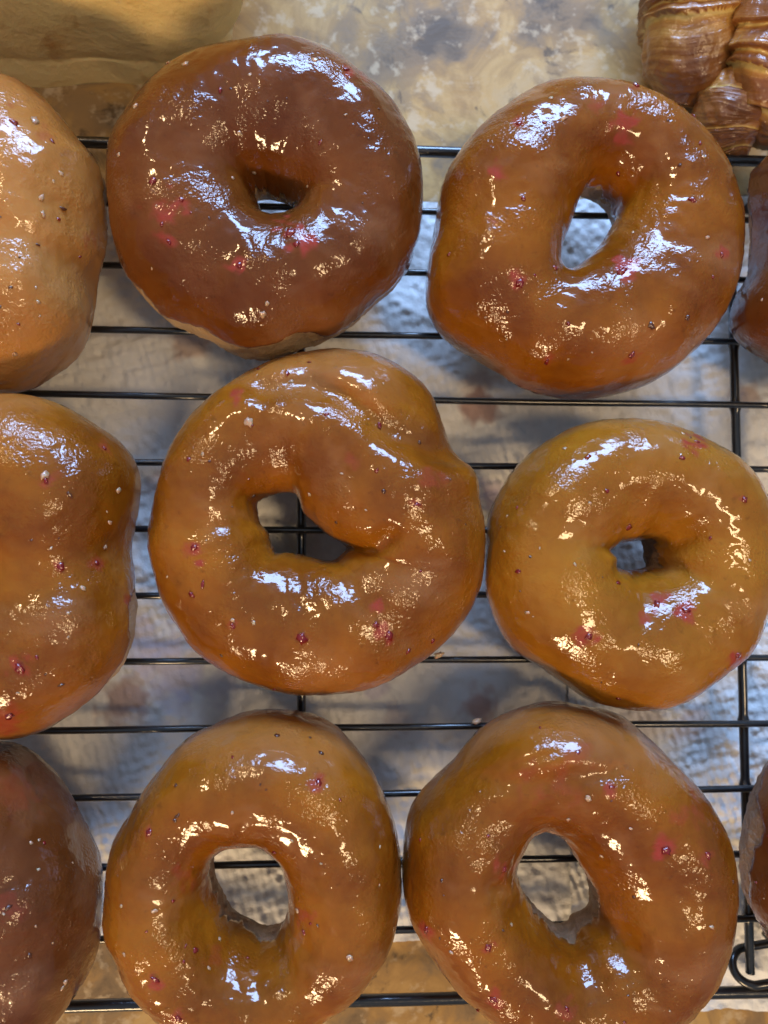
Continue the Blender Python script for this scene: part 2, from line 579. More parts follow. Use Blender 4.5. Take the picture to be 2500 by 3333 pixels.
def doughnut(label, outer, hole, glaze, dough, seed, H=0.033, z0=0.0009, glaze_lo=0.0, glaze_var=0.35, hole_edge=0.55,
             creases=(), bumps=(), jam=(), bits=(), sugar=(), tilt_lo=None, lump=1.0, fit=True, extra_bits=0):
    rg = random.Random(seed)
    hole = np.array(hole, float)
    outer = np.array(outer, float)
    hc = hole.mean(0)
    zc = z0 + 0.43 * H
    O = at(hc[0], hc[1], zc)
    phi = -ANG                                    # image angle of world angle u (image y points down)
    R_out_t = poly_radius(outer, hc, phi)
    R_in_t = poly_radius(hole, hc, phi)
    sc = (CP[2] - zc) / FPX
    ro = R_out_t * sc
    ri = np.maximum(R_in_t * sc, 0.003)
    ro0, ri0 = ro.copy(), ri.copy()
    cv, sv = np.cos(VV), np.sin(VV)
    sgn = lambda a, e: np.sign(a) * np.abs(a) ** e
    px_c = np.where(cv > 0, sgn(cv, 0.88), sgn(cv, 0.92))
    pz = np.where(sv > 0, sgn(sv, 0.92) * 0.57, sgn(sv, 0.75) * 0.43) * H
    cu, su = np.cos(ANG)[:, None], np.sin(ANG)[:, None]
    # edge of the glaze (profile angle) on the outside and in the hole
    ul = np.array([[math.cos(a) * 1.6 + seed, math.sin(a) * 1.6, 0] for a in ANG])
    wob = np.array([mnoise.noise(Vector(q)) + 0.45 * mnoise.noise(Vector(q) * 3.1) + 0.2 * mnoise.noise(Vector(q) * 8) for q in ul])
    lo = -0.55 + glaze_lo + glaze_var * wob
    if tilt_lo:
        for ang_d, width_d, amount in tilt_lo:    # pale band: world angle, width, how far the edge rises
            dd = np.abs((np.degrees(ANG) - ang_d + 180) % 360 - 180)
            lo = lo + amount * np.exp(-(dd / width_d) ** 2)
    hi = math.pi + hole_edge - 0.55 + 0.25 * np.roll(wob, 40)
    v_s = np.where(VV > 1.5 * math.pi, VV - 2 * math.pi, VV)[None, :]
    m = np.clip((v_s - lo[:, None]) / 0.10, 0, 1) * np.clip((hi[:, None] - v_s) / 0.10, 0, 1)
    m = m * m * (3 - 2 * m)
    rim = np.exp(-((v_s - lo[:, None] - 0.12) / 0.09) ** 2) * 0.00022
    nz = None

    def build(ro, ri):
        rc = (ro + ri) * 0.5
        w = (ro - ri) * 0.5
        hs = np.clip(w / np.median(w), 0.8, 1.15) ** 0.5
        r = rc[:, None] + w[:, None] * px_c[None, :]
        P = np.stack([O[0] + r * cu, O[1] + r * su, zc + pz[None, :] * np.where(pz > 0, hs[:, None], 1.0)], -1)
        return P

    def normals(P):
        du = np.roll(P, -1, 0) - np.roll(P, 1, 0)
        dv = np.roll(P, -1, 1) - np.roll(P, 1, 1)
        n = np.cross(du, dv)
        return n / (np.linalg.norm(n, axis=-1, keepdims=True) + 1e-12)

    P0 = build(ro, ri)
    loc = P0 - O
    low = noise3(loc, 34.0, seed) * 0.0017 * lump + noise3(loc, 85.0, seed + 5) * 0.0008 * lump
    fine = noise3(loc, 420.0, seed + 9) * 0.00022
    rough = noise3(loc, 700.0, seed + 11) * 0.00045 + noise3(loc, 260.0, seed + 12) * 0.0005
    up = np.clip(sv, 0, 1)[None, :]

    def finish(P):
        n = normals(P)
        px = proj(P)
        dz = np.zeros(P.shape[:2])
        for line, depth, sig in creases:
            dz -= depth * np.exp(-(seg_dist(px, line) / sig) ** 2)
        for bx, by, amp, sig in bumps:
            dz += amp * np.exp(-(np.hypot(px[..., 0] - bx, px[..., 1] - by) / sig) ** 2)
        B = P + n * low[..., None]
        B[..., 2] += dz * np.clip(sv + 0.35, 0, 1)[None, :]
        dgh = B + n * (rough * (1 - 0.5 * m))[..., None]
        glz = B + n * (fine + m * 0.0006 + rim * m - (1 - m) * 0.0016)[..., None]
        for q in (dgh, glz):
            q[..., 2] = np.maximum(q[..., 2], z0)
        return dgh, glz

    bins_ = np.arange(NU)

    def by_source(val, src, wts):
        """average a per-image-angle correction back onto the ring angles that caused it"""
        num = np.bincount(src, val * wts, NU)
        den = np.bincount(src, wts, NU)
        g = den > 0
        x = np.concatenate([bins_[g] - NU, bins_[g], bins_[g] + NU])
        return np.interp(bins_, x, np.tile(num[g] / den[g], 3))

    def extreme(px, sign):
        q = px - hc
        a = np.arctan2(-q[..., 1], q[..., 0]) % (2 * math.pi)
        r = np.hypot(q[..., 0], q[..., 1])
        b = (np.round(a / (2 * math.pi) * NU).astype(int) % NU).ravel()
        u = np.broadcast_to(bins_[:, None], r.shape).ravel()
        o = np.argsort(sign * r.ravel(), kind='stable')
        best, src = np.full(NU, np.nan), np.zeros(NU, int)
        best[b[o]] = r.ravel()[o]
        src[b[o]] = u[o]
        return best, src

    for it in range(14 if fit else 0):
        dgh, glz = finish(build(ro, ri))
        mx, src = extreme(np.concatenate([proj(dgh), proj(glz)], 1), 1)
        ok = ~np.isnan(mx)
        c_ = by_source((R_out_t / np.where(ok, mx, 1))[ok], src[ok], np.ones(ok.sum()))
        ro = ro * np.clip(smooth_c(c_, 14), 0.85, 1.15) ** 0.8
        ro = smooth_c(np.maximum(ro, ri + 0.014), 3)
        nin = (VV > 0.5 * math.pi) & (VV < 1.5 * math.pi)
        mn, src = extreme(np.concatenate([proj(dgh[:, nin]), proj(glz[:, nin])], 1), -1)
        ok = ~np.isnan(mn)
        c_ = by_source((R_in_t - np.where(ok, mn, 1))[ok], src[ok], np.ones(ok.sum()))
        ri = ri + 0.6 * smooth_c(c_, 14) * sc
        ri = np.clip(ri, 0.0025, ri0 + 0.010)
        ri = smooth_c(ri, 6)
    dgh, glz = finish(build(ro, ri))
    root = empty('glazed_doughnut', (float(O[0]), float(O[1]), z0))
    tag(root, label, 'doughnut', 'glazed ring doughnuts on the rack')
    F = grid_faces(NU, NV)
    mesh_obj('dough', dgh.reshape(-1, 3), F, M[dough], root)
    px = proj(glz)
    jm = np.zeros((NU, NV))
    jn = noise3(loc, 420.0, seed + 21) + 0.6 * noise3(loc, 160.0, seed + 22)
    for jx, jy, r, k in jam:
        d = np.hypot(px[..., 0] - jx, px[..., 1] - jy) / (r * 0.72) + jn * 1.5
        jm = np.maximum(jm, np.clip((1.25 - d) / 0.7, 0, 1) * min(1, k * 1.1))
    mesh_obj('glaze', glz.reshape(-1, 3), F, M[glaze], root, True, {'jam': jm.reshape(-1)})
    bvh = BVHTree.FromPolygons([Vector(v) for v in glz.reshape(-1, 3)], [tuple(f) for f in F])

    def hit(x, y):
        d = Vector(ray(x, y)).normalized()
        h = bvh.ray_cast(Vector(CP), d)
        return (h[0], h[1]) if h[0] is not None and h[0].z > z0 + 0.004 else (None, None)

    def put(name, x, y, size_px, mat_, flat=0.55, asp=0.7):
        p_, n_ = hit(x, y)
        if p_ is None:
            return
        if n_.z < 0:
            n_ = -n_
        s = size_px * 0.19 / FPX
        blob(p_ + n_ * s * 0.12, n_, s, s * asp, s * flat, rg.random() * 3.1, rg.random() * 50, mat_, name, root)

    for bx, by, s, kind in bits:
        put({'r': 'berry_bit', 'd': 'seed', 'p': 'berry_pulp'}[kind], bx, by, s,
            {'r': M['berry'], 'd': M['seed'], 'p': M['pulp']}[kind], 0.36 if kind != 'p' else 0.3, 0.4 + 0.55 * rg.random())
    for bx, by, s in sugar:
        put('sugar_flake', bx, by, s * 0.7, M['sugar'], 0.3, 0.5 + 0.5 * rg.random())
    xs, ys = outer[:, 0], outer[:, 1]
    got = 0
    for _ in range(400):
        if got >= extra_bits:
            break
        x, y = rg.uniform(max(xs.min(), -30), min(xs.max(), 2530)), rg.uniform(max(ys.min(), -30), min(ys.max(), 3360))
        a = np.arctan2(y - hc[1], x - hc[0])
        Ro = poly_radius(outer, hc, [a])[0]
        rr_ = math.hypot(x - hc[0], y - hc[1])
        if rr_ > Ro * 0.9 or rr_ < Ro * 0.35:
            continue
        k = rg.random()
        if k < 0.34:
            put('sugar_flake', x, y, rg.uniform(3, 6), M['sugar'], 0.4, 0.65)
        elif k < 0.68:
            put('seed', x, y, rg.uniform(2.5, 4.5), M['seed'], 0.5, 0.6)
        else:
            put('berry_bit', x, y, rg.uniform(4, 8), M['berry'], 0.5, 0.7)
        got += 1
    return root

def cpts(x0, y0, s, lst):
    return [(x0 + s * a[0], y0 + s * a[1], *((a[2] * s,) + tuple(a[3:]) if len(a) > 2 else ())) for a in lst]

# --- dark caramel doughnut, top row
a1 = (300, 80, 0.6932)
doughnut('darkest caramel glazed doughnut in the top row, with a pale unglazed lower edge',
    crop(*a1, [(640,75),(740,60),(880,38),(975,55),(1060,85),(1150,125),(1225,185),(1310,255),(1390,320),(1440,390),(1480,465),(1520,540),(1540,620),(1555,720),(1555,850),(1545,960),(1520,1050),(1495,1130),(1460,1190),(1390,1270),(1300,1340),(1230,1410),(1170,1450),(1110,1485),(1030,1510),(950,1540),(880,1570),(800,1580),(720,1572),(650,1548),(600,1510),(540,1480),(470,1450),(400,1430),(340,1380),(290,1330),(240,1280),(180,1210),(135,1130),(110,1060),(85,960),(75,850),(62,740),(62,640),(70,560),(90,490),(125,440),(160,390),(190,340),(240,280),(300,220),(360,175),(440,130),(530,95)]),
    crop(*a1, [(775,826),(840,822),(900,838),(948,860),(900,880),(840,888),(795,874)]),
    'glaze_brown', 'dough', 1, H=0.036, tilt_lo=[(255, 55, 0.74), (200, 30, 0.42), (310, 25, 0.42), (35, 30, 0.2)], glaze_lo=-0.05,
    jam=cpts(*a1, [(340,890,90,0.7),(360,1000,45,0.9),(930,985,75,0.8),(1000,1020,45,0.8),(690,1120,45,0.8),(1200,215,40,0.6),(1280,230,60,0.35)]),
    bits=cpts(*a1, [(600,310,16,'r'),(1070,555,12,'r'),(285,735,18,'r'),(360,1020,17,'r'),(420,820,12,'r'),(930,975,26,'r'),(960,1030,15,'r'),(690,1130,15,'r'),(1195,210,17,'r'),(1485,455,12,'d'),(1300,535,7,'d'),(550,910,8,'d')]),
    sugar=cpts(*a1, [(205,382,24),(435,185,24),(355,180,18),(760,695,15),(800,1362,24),(820,1310,18),(740,235,12),(1045,165,20),(690,510,16),(660,720,13),(1010,760,12),(125,610,14)]), extra_bits=12)

# --- large right doughnut, top row
b1 = (1350, 0, 0.6932)
doughnut('amber doughnut at top right, just below the croissants, with a tall slanted hole',
    crop(*b1, [(800,358),(900,362),(1000,378),(1080,405),(1180,450),(1270,510),(1350,580),(1420,660),(1470,740),(1505,820),(1525,900),(1548,950),(1553,1050),(1548,1180),(1530,1290),(1500,1380),(1450,1480),(1400,1560),(1340,1620),(1280,1680),(1200,1745),(1120,1795),(1030,1830),(920,1860),(800,1877),(690,1875),(590,1850),(520,1835),(470,1805),(400,1760),(300,1700),(220,1655),(150,1610),(120,1580),(75,1510),(45,1430),(50,1330),(60,1240),(80,1130),(100,1010),(115,900),(140,820),(190,740),(240,660),(300,600),(360,540),(430,490),(500,440),(590,390),(690,365)]),
    crop(*b1, [(765,955),(780,925),(850,950),(905,1000),(925,1060),(890,1120),(840,1185),(780,1235),(740,1262),(700,1250),(688,1210),(700,1130),(730,1060),(755,990)]),
    'glaze_amber', 'dough', 2, H=0.035, tilt_lo=[(262, 35, 0.22)],
    jam=cpts(*b1, [(975,570,75,0.75),(980,640,45,0.7),(490,580,30,0.7),(385,815,40,0.8),(355,1040,30,0.7),(500,1320,50,0.85),(1000,1260,75,0.9),(1440,1190,35,0.7),(1020,1665,40,0.8),(620,1700,30,0.7),(1040,400,35,0.7),(860,500,40,0.4)]),
    bits=cpts(*b1, [(1155,435,17,'r'),(1040,400,16,'r'),(490,578,15,'r'),(1340,672,13,'r'),(510,930,13,'r'),(160,1195,11,'r'),(495,1330,20,'r'),(975,1275,26,'r'),(660,1258,15,'r'),(1305,937,15,'r'),(1440,1195,14,'r'),(620,1700,16,'r'),(1020,1665,17,'r'),(610,575,12,'r'),(955,815,12,'r'),(1280,1490,12,'d'),(1110,1530,16,'d'),(1245,775,10,'d'),(1310,545,12,'r'),(435,1465,7,'d'),(1190,565,8,'d'),(700,1350,7,'d'),(1400,1300,9,'r')]),
    sugar=cpts(*b1, [(700,555,24),(1355,735,14),(1375,1115,16),(1025,1090,13),(640,460,14),(990,450,13)]), extra_bits=8)

# --- centre doughnut with an overlapped end
c1 = (450, 1100, 0.7233)
doughnut('golden doughnut at the centre of the rack, with a folded-over end and angular hole',
    crop(*c1, [(880,45),(1000,52),(1100,80),(1200,135),(1270,190),(1310,240),(1340,290),(1355,350),(1385,430),(1405,490),(1440,545),(1500,575),(1530,600),(1530,650),(1535,720),(1555,800),(1563,880),(1563,960),(1555,1060),(1540,1130),(1510,1200),(1470,1270),(1410,1340),(1350,1400),(1270,1460),(1180,1520),(1080,1570),(990,1595),(900,1605),(800,1610),(700,1608),(620,1595),(530,1565),(440,1530),(360,1490),(290,1440),(230,1390),(190,1320),(140,1250),(100,1180),(80,1100),(60,1030),(40,950),(45,850),(60,760),(80,680),(100,600),(120,530),(150,470),(200,390),(250,330),(310,270),(390,210),(480,155),(580,105),(700,70),(790,52)]),
    crop(*c1, [(535,740),(580,715),(640,700),(705,698),(725,730),(740,790),(790,830),(840,880),(890,915),(950,935),(915,970),(885,1000),(820,995),(740,975),(670,965),(625,970),(600,930),(585,870),(545,830)]),
    'glaze_gold', 'dough_tan', 3, H=0.034, glaze_lo=-0.25,
    creases=[(crop(*c1, [(560,215),(760,200),(900,250),(1000,320),(1090,400),(1180,450),(1290,500),(1420,545)]), 0.0030, 42),
             (crop(*c1, [(950,930),(1010,935),(1075,930),(1130,900)]), 0.0045, 36)],
    bumps=[(*crop(*c1, [(1240,330)])[0], -0.0035, 110), (*crop(*c1, [(760,120)])[0], -0.002, 90), (*crop(*c1, [(900,780)])[0], 0.0012, 130), (*crop(*c1, [(1180,640)])[0], 0.0022, 170), (*crop(*c1, [(1480,620)])[0], 0.002, 60)],
    jam=cpts(*c1, [(440,270,45,0.8),(255,950,40,0.9),(275,1010,25,0.8),(735,1345,40,0.9),(1085,1220,35,0.7),(1110,1320,55,0.8),(1255,750,30,0.7),(1310,620,60,0.35),(960,560,45,0.35),(425,1290,25,0.6)]),
    bits=cpts(*c1, [(540,140,12,'r'),(670,158,12,'r'),(770,110,11,'r'),(1085,395,17,'r'),(225,545,10,'r'),(1255,750,15,'r'),(250,942,16,'r'),(290,1110,17,'r'),(240,1155,17,'r'),(425,1298,14,'r'),(735,1350,24,'r'),(1070,1290,15,'r'),(1130,1340,20,'r'),(1215,1410,14,'r'),(1325,1365,13,'r'),(612,1580,12,'r'),(375,1430,9,'d'),(520,710,10,'d'),(1105,690,10,'d'),(1265,470,8,'d'),(890,830,8,'d'),(320,555,6,'d'),(1340,280,10,'r')]),
    sugar=cpts(*c1, [(495,380,26),(290,522,13),(690,195,13),(770,705,12),(425,1270,15),(520,1283,14),(130,1075,10),(915,610,11),(1025,775,9)]), extra_bits=10)

# --- right middle doughnut
d1 = (1500, 1300, 0.6028)
doughnut('light golden doughnut at right of the middle row, with a small dark star-shaped hole',
    crop(*d1, [(920,100),(1020,105),(1130,125),(1230,165),(1330,210),(1430,260),(1510,310),(1570,370),(1620,440),(1660,510),(1685,600),(1700,720),(1700,900),(1690,1050),(1670,1150),(1655,1190),(1620,1300),(1570,1380),(1500,1440),(1420,1500),(1330,1570),(1240,1630),(1130,1670),(1040,1683),(950,1685),(870,1672),(790,1655),(710,1640),(640,1600),(580,1550),(500,1500),(420,1440),(350,1400),(280,1350),(240,1300),(190,1210),(150,1110),(125,1000),(130,900),(138,800),(138,640),(170,570),(220,470),(280,380),(330,330),(390,270),(470,220),(560,165),(660,130),(780,105)]),
    crop(*d1, [(800,820),(860,775),(930,765),(970,760),(985,800),(990,870),(1000,905),(960,915),(890,920),(840,905),(845,850)]),
    'glaze_honey', 'dough_tan', 4, H=0.034, glaze_lo=-0.15,
    creases=[(crop(*d1, [(930,700),(935,600),(950,540)]), 0.0012, 40), (crop(*d1, [(1130,830),(1230,770)]), 0.002, 40), (crop(*d1, [(960,960),(990,1080),(1000,1180)]), 0.0012, 45)],
    jam=cpts(*d1, [(1275,240,65,0.85),(1525,540,45,0.8),(1060,1105,55,0.85),(1210,1130,65,0.85),(990,1170,40,0.6),(665,1280,60,0.8),(1490,1400,50,0.8),(1110,1060,40,0.6)]),
    bits=cpts(*d1, [(685,312,20,'r'),(1275,228,17,'r'),(1530,540,17,'r'),(310,930,18,'r'),(305,585,12,'r'),(905,690,20,'r'),(1060,1105,20,'r'),(1215,1140,20,'r'),(690,1280,20,'r'),(1495,1385,20,'r'),(1195,315,17,'r'),(960,912,16,'r'),(375,850,9,'d'),(850,1615,13,'r'),(1240,205,9,'d'),(765,960,6,'d'),(215,690,6,'d'),(320,1035,6,'d'),(850,990,16,'r')]),
    sugar=cpts(*d1, [(360,1152,20),(250,630,12),(235,820,11),(1200,185,17),(615,890,14),(1560,870,15),(1340,1030,13),(560,265,14)]), extra_bits=8)

# --- bottom row, left of centre
e1 = (300, 2250, 0.6329)
doughnut('amber doughnut in the bottom row left of centre, with an upright oval hole',
    crop(*e1, [(880,90),(960,90),(1050,95),(1130,110),(1220,150),(1290,200),(1350,280),(1400,340),(1450,410),(1490,500),(1520,570),(1560,680),(1588,850),(1595,1000),(1588,1120),(1570,1200),(1545,1300),(1510,1390),(1450,1470),(1390,1550),(1340,1610),(1250,1670),(1180,1711),(1080,1790),(960,1840),(820,1855),(680,1840),(540,1800),(420,1770),(330,1711),(240,1620),(190,1570),(150,1490),(120,1400),(75,1310),(50,1270),(50,1180),(60,1060),(70,920),(95,800),(130,720),(190,640),(240,540),(300,460),(370,370),(430,290),(510,220),(600,180),(700,135),(790,100)]),
    crop(*e1, [(628,850),(680,815),(780,808),(860,805),(920,850),(965,890),(985,950),(1005,1050),(1005,1130),(985,1185),(930,1200),(880,1205),(820,1170),(750,1140),(710,1100),(680,1040),(640,960),(628,900)]),
    'glaze_gold', 'dough_tan', 5, H=0.034, glaze_lo=-0.1, hole_edge=0.52,
    jam=cpts(*e1, [(1155,465,40,0.85),(300,715,35,0.85),(325,1485,45,0.75),(440,1680,40,0.6),(1085,1170,60,0.5),(470,950,70,0.3),(620,1370,60,0.25)]),
    bits=cpts(*e1, [(1165,470,18,'r'),(293,725,16,'r'),(325,1480,22,'r'),(440,1682,15,'r'),(1088,1240,14,'r'),(950,228,14,'d'),(1178,320,15,'d'),(440,640,13,'d'),(425,665,10,'d'),(430,485,9,'d'),(530,1332,14,'r'),(938,830,11,'r'),(1275,560,10,'r'),(1120,238,8,'d'),(1160,1205,9,'d'),(865,480,8,'d'),(480,1310,9,'r')]),
    sugar=cpts(*e1, [(150,1105,14),(320,1130,20),(165,1355,16),(1055,1130,20),(1025,770,14),(600,1425,16),(655,1275,14),(1325,1370,20),(720,625,14),(1480,800,12)]), extra_bits=10)

# --- bottom row, right of centre
f1 = (1250, 2200, 0.7535)
doughnut('amber doughnut in the bottom row beside the folded rack leg, with a scratched top',
    crop(*f1, [(730,100),(790,120),(860,125),(960,150),(1005,150),(1040,165),(1050,190),(1100,230),(1170,290),(1260,380),(1340,460),(1400,530),(1450,620),(1495,700),(1515,770),(1528,860),(1535,930),(1532,1000),(1520,1120),(1505,1200),(1490,1240),(1460,1330),(1410,1400),(1370,1450),(1320,1504),(1200,1590),(1050,1650),(900,1670),(750,1650),(600,1590),(450,1500),(400,1440),(340,1400),(280,1320),(230,1260),(180,1180),(130,1100),(95,1000),(78,900),(78,800),(85,700),(95,620),(115,560),(160,490),(220,430),(300,360),(370,270),(430,210),(520,160),(600,130),(680,110)]),
    crop(*f1, [(640,700),(700,672),(770,700),(800,740),(840,810),(870,850),(885,920),(885,980),(860,1010),(820,1020),(790,1060),(740,1070),(700,1040),(650,990),(600,930),(575,860),(575,830),(610,760)]),
    'glaze_amber', 'dough_tan', 6, H=0.035, glaze_lo=-0.1, hole_edge=0.52,
    creases=[(crop(*f1, [(250,500),(420,465),(640,460),(820,440),(1000,430)]), 0.0016, 35), (crop(*f1, [(540,400),(640,370),(740,335)]), 0.0006, 12),
             (crop(*f1, [(500,930),(540,1010),(700,1120)]), 0.0018, 38)],
    bumps=[(*crop(*f1, [(1020,175)])[0], 0.004, 30), (*crop(*f1, [(560,330)])[0], 0.0016, 130)],
    jam=cpts(*f1, [(1205,740,50,0.85),(985,485,30,0.7),(180,1095,45,0.8),(455,1175,30,0.6),(470,1400,40,0.6),(520,830,60,0.5),(1390,770,50,0.45),(1300,600,80,0.3),(840,330,60,0.3),(790,1440,50,0.4),(720,460,120,0.25)]),
    bits=cpts(*f1, [(1220,755,20,'r'),(985,480,13,'r'),(182,1100,16,'r'),(450,1172,15,'r'),(475,1400,16,'r'),(838,330,11,'r'),(520,835,12,'r'),(1398,775,14,'r'),(790,1440,14,'r'),(250,885,8,'d'),(1080,955,7,'d'),(515,1100,6,'d'),(1508,890,7,'d'),(405,1445,12,'r')]),
    sugar=cpts(*f1, [(880,530,18),(795,620,15),(940,778,13),(1065,660,11),(290,1195,14),(1415,1085,17),(550,1075,11),(1010,735,9)]), extra_bits=10)

# --- left edge, top
g1 = (0, 200, 0.497)
doughnut('palest tan doughnut, cut off at the left edge of the top row',
    crop(*g1, [(0,70),(80,90),(180,150),(280,230),(370,320),(430,400),(490,480),(560,570),(640,650),(675,700),(690,800),(700,900),(705,1050),(705,1120),(690,1280),(670,1370),(640,1420),(635,1560),(610,1700),(590,1790),(560,1870),(500,1960),(420,2020),(330,2080),(230,2140),(160,2170),(0,2180),(-300,2150),(-700,2000),(-1000,1700),(-1150,1300),(-1130,850),(-950,450),(-650,180),(-300,70)]),
    [(-250,700),(-190,690),(-130,720),(-110,780),(-130,850),(-190,880),(-250,860),(-270,780)],
    'glaze_milky', 'dough_pale', 7, H=0.036, tilt_lo=[(42, 34, 0.85), (5, 18, 0.15)], glaze_lo=-0.1,
    jam=cpts(*g1, [(60,370,90,0.5),(310,470,70,0.35),(580,1180,60,0.35)]),
    bits=cpts(*g1, [(92,402,24,'r'),(412,965,24,'d'),(250,1200,14,'d'),(340,520,16,'r'),(70,1480,14,'d'),(120,1720,12,'r'),(0,1605,10,'d')]),
    sugar=cpts(*g1, [(270,890,34),(280,1000,30),(230,390,40),(400,735,22),(350,785,16),(100,1915,22),(250,1575,18)]), extra_bits=8)

# --- left edge, middle
h1 = (0, 1200, 0.9646)
doughnut('golden doughnut cut off at the left edge of the middle row, pale lower rim',
    crop(*h1, [(0,80),(80,85),(180,105),(280,160),(370,215),(430,270),(470,330),(482,390),(475,450),(462,540),(440,600),(455,680),(462,800),(460,880),(430,980),(370,1060),(290,1130),(200,1195),(120,1235),(0,1258),(-200,1240),(-420,1130),(-580,930),(-640,660),(-590,400),(-440,200),(-220,95)]),
    [(-170,1780),(-120,1765),(-70,1790),(-55,1840),(-70,1890),(-120,1915),(-170,1900),(-190,1840)],
    'glaze_gold', 'dough_pale', 8, H=0.036, tilt_lo=[(315, 28, 0.75), (345, 18, 0.3)], glaze_lo=-0.15,
    creases=[(crop(*h1, [(520,640),(430,640),(380,600)]), 0.003, 50), (crop(*h1, [(0,830),(120,740),(260,690)]), 0.0010, 60)],
    jam=cpts(*h1, [(155,375,35,0.7),(205,665,30,0.7),(325,655,25,0.5),(65,1010,42,0.85),(445,790,25,0.7),(25,1180,60,0.6),(350,265,20,0.5)]),
    bits=cpts(*h1, [(155,378,12,'r'),(205,668,13,'r'),(328,655,9,'r'),(68,1012,17,'r'),(205,1068,9,'d'),(445,790,11,'r'),(235,425,12,'d'),(30,1172,13,'r'),(352,268,8,'r'),(125,975,7,'r')]),
    sugar=cpts(*h1, [(150,358,22),(400,410,16),(172,606,9),(280,740,14),(355,603,13),(370,520,13),(60,1095,8),(230,825,8)]), extra_bits=8)

# --- left edge, bottom
i1 = (0, 1200, 0.9646)
doughnut('dark brown doughnut cut off at the lower left corner',
    crop(*i1, [(0,1255),(60,1260),(130,1300),(200,1370),(250,1450),(300,1550),(338,1630),(349,1700),(349,1800),(343,1900),(328,1980),(290,2060),(260,2110),(220,2170),(190,2212),(60,2330),(-180,2400),(-450,2330),(-680,2130),(-760,1820),(-690,1520),(-480,1320),(-220,1250)]),
    [(-290,2860),(-230,2840),(-170,2870),(-150,2930),(-180,2990),(-240,3010),(-290,2980),(-310,2920)],
    'glaze_dark', 'dough_tan', 9, H=0.036, glaze_lo=-0.05, tilt_lo=[(330, 25, 0.25)],
    jam=cpts(*i1, [(60,1420,80,0.2),(30,1830,60,0.25)]),
    bits=cpts(*i1, [(25,1820,10,'d'),(150,1600,6,'r'),(100,1980,7,'d')]),
    sugar=cpts(*i1, [(105,1600,9),(132,1590,7),(220,2070,18),(210,2090,12),(130,1690,7),(178,1938,6)]), extra_bits=5)

# --- right edge, top
doughnut('brown doughnut mostly cut off at the right edge of the top row',
    [(2500,486),(2452,550),(2430,596),(2436,700),(2440,800),(2430,900),(2385,980),(2372,1040),(2376,1081),(2404,1123),(2459,1158),(2500,1184),(2700,1270),(2950,1240),(3150,1100),(3250,850),(3150,580),(2950,430),(2700,400)],
    [(2790,770),(2850,750),(2910,780),(2930,840),(2910,900),(2850,920),(2790,900),(2770,840)],
    'glaze_dark', 'dough_tan', 10, H=0.034, z0=0.0009, glaze_lo=-0.1, extra_bits=3, tilt_lo=[(160, 25, 0.45)])

# --- right edge, bottom
doughnut('brown doughnut mostly cut off at the lower right edge, above the folded rack leg',
    [(2500,2471),(2471,2524),(2441,2584),(2420,2667),(2407,2740),(2404,2803),(2414,2900),(2431,2938),(2451,2969),(2474,3009),(2500,3066),(2620,3220),(2850,3290),(3100,3220),(3300,3020),(3350,2780),(3270,2560),(3080,2400),(2850,2340),(2640,2370)],
    [(2820,2730),(2880,2710),(2940,2740),(2960,2800),(2940,2860),(2880,2880),(2820,2860),(2800,2800)],
    'glaze_dark', 'dough_tan', 11, H=0.034, glaze_lo=-0.05, extra_bits=3, tilt_lo=[(165, 25, 0.75), (215, 20, 0.35)])

# crumbs of set glaze stuck on the wires
def crumb(px, py, r, seed, label):
    p = at(px, py, 0.0014)
    o = blob(p, (0, 0.2, 1), r * 1.6, r * 0.8, r * 0.6, 0.2, seed, M['crumb'], 'glaze_crumb', None)
    tag(o, label, 'crumb')

M['crumb'] = simple_mat('pale_glaze_crumb', (0.62, 0.44, 0.28), 0.4, 0.5, 0.3, 900)
crumb(1430, 2132, 0.0009, 3.0, 'pale glaze crumb on the wire to the lower right of the centre doughnut')
crumb(1552, 2347, 0.0009, 8.0, 'pale glaze crumb on the wire just above the scratched bottom doughnut')

# ------------------------------------------------------------------ loaf of bread behind the rack
def loaf_mat():
    m, nt, p = mat('bread_crust')
    co = objcoord(nt)
    a = noise_tex(nt, co, 38, 6, 0.6)
    z = nt.nodes.new('ShaderNodeSeparateXYZ')
    nt.links.new(co, z.inputs[0])
    zz = math_n(nt, 'ADD', math_n(nt, 'MULTIPLY', z.outputs['Z'], 19.0), math_n(nt, 'MULTIPLY', a, 0.55))
    base = ramp(nt, zz, [(0.18, (0.74, 0.56, 0.26)), (0.40, (0.80, 0.60, 0.26)), (0.65, (0.82, 0.60, 0.24)), (0.85, (0.72, 0.44, 0.12)), (1.0, (0.56, 0.28, 0.06))])
    b = noise_tex(nt, co, 60, 5, 0.6, 0.4)
    base = mix(nt, ramp(nt, b, [(0.58, 0.0), (0.72, 0.7)]), base, (0.42, 0.18, 0.035))
    c = noise_tex(nt, co, 170, 3, 0.6)
    base = mix(nt, ramp(nt, c, [(0.62, 0.0), (0.72, 0.55)]), base, (0.66, 0.50, 0.27))
    nt.links.new(base, p.inputs['Base Color'])
    p.inputs['Roughness'].default_value = 0.55
    p.inputs['Subsurface Weight'].default_value = 0.15
    p.inputs['Subsurface Scale'].default_value = 0.002
    n1 = bump(nt, noise_tex(nt, co, 140, 5, 0.6), 0.0012)
    nt.links.new(n1, p.inputs['Normal'])
    return m

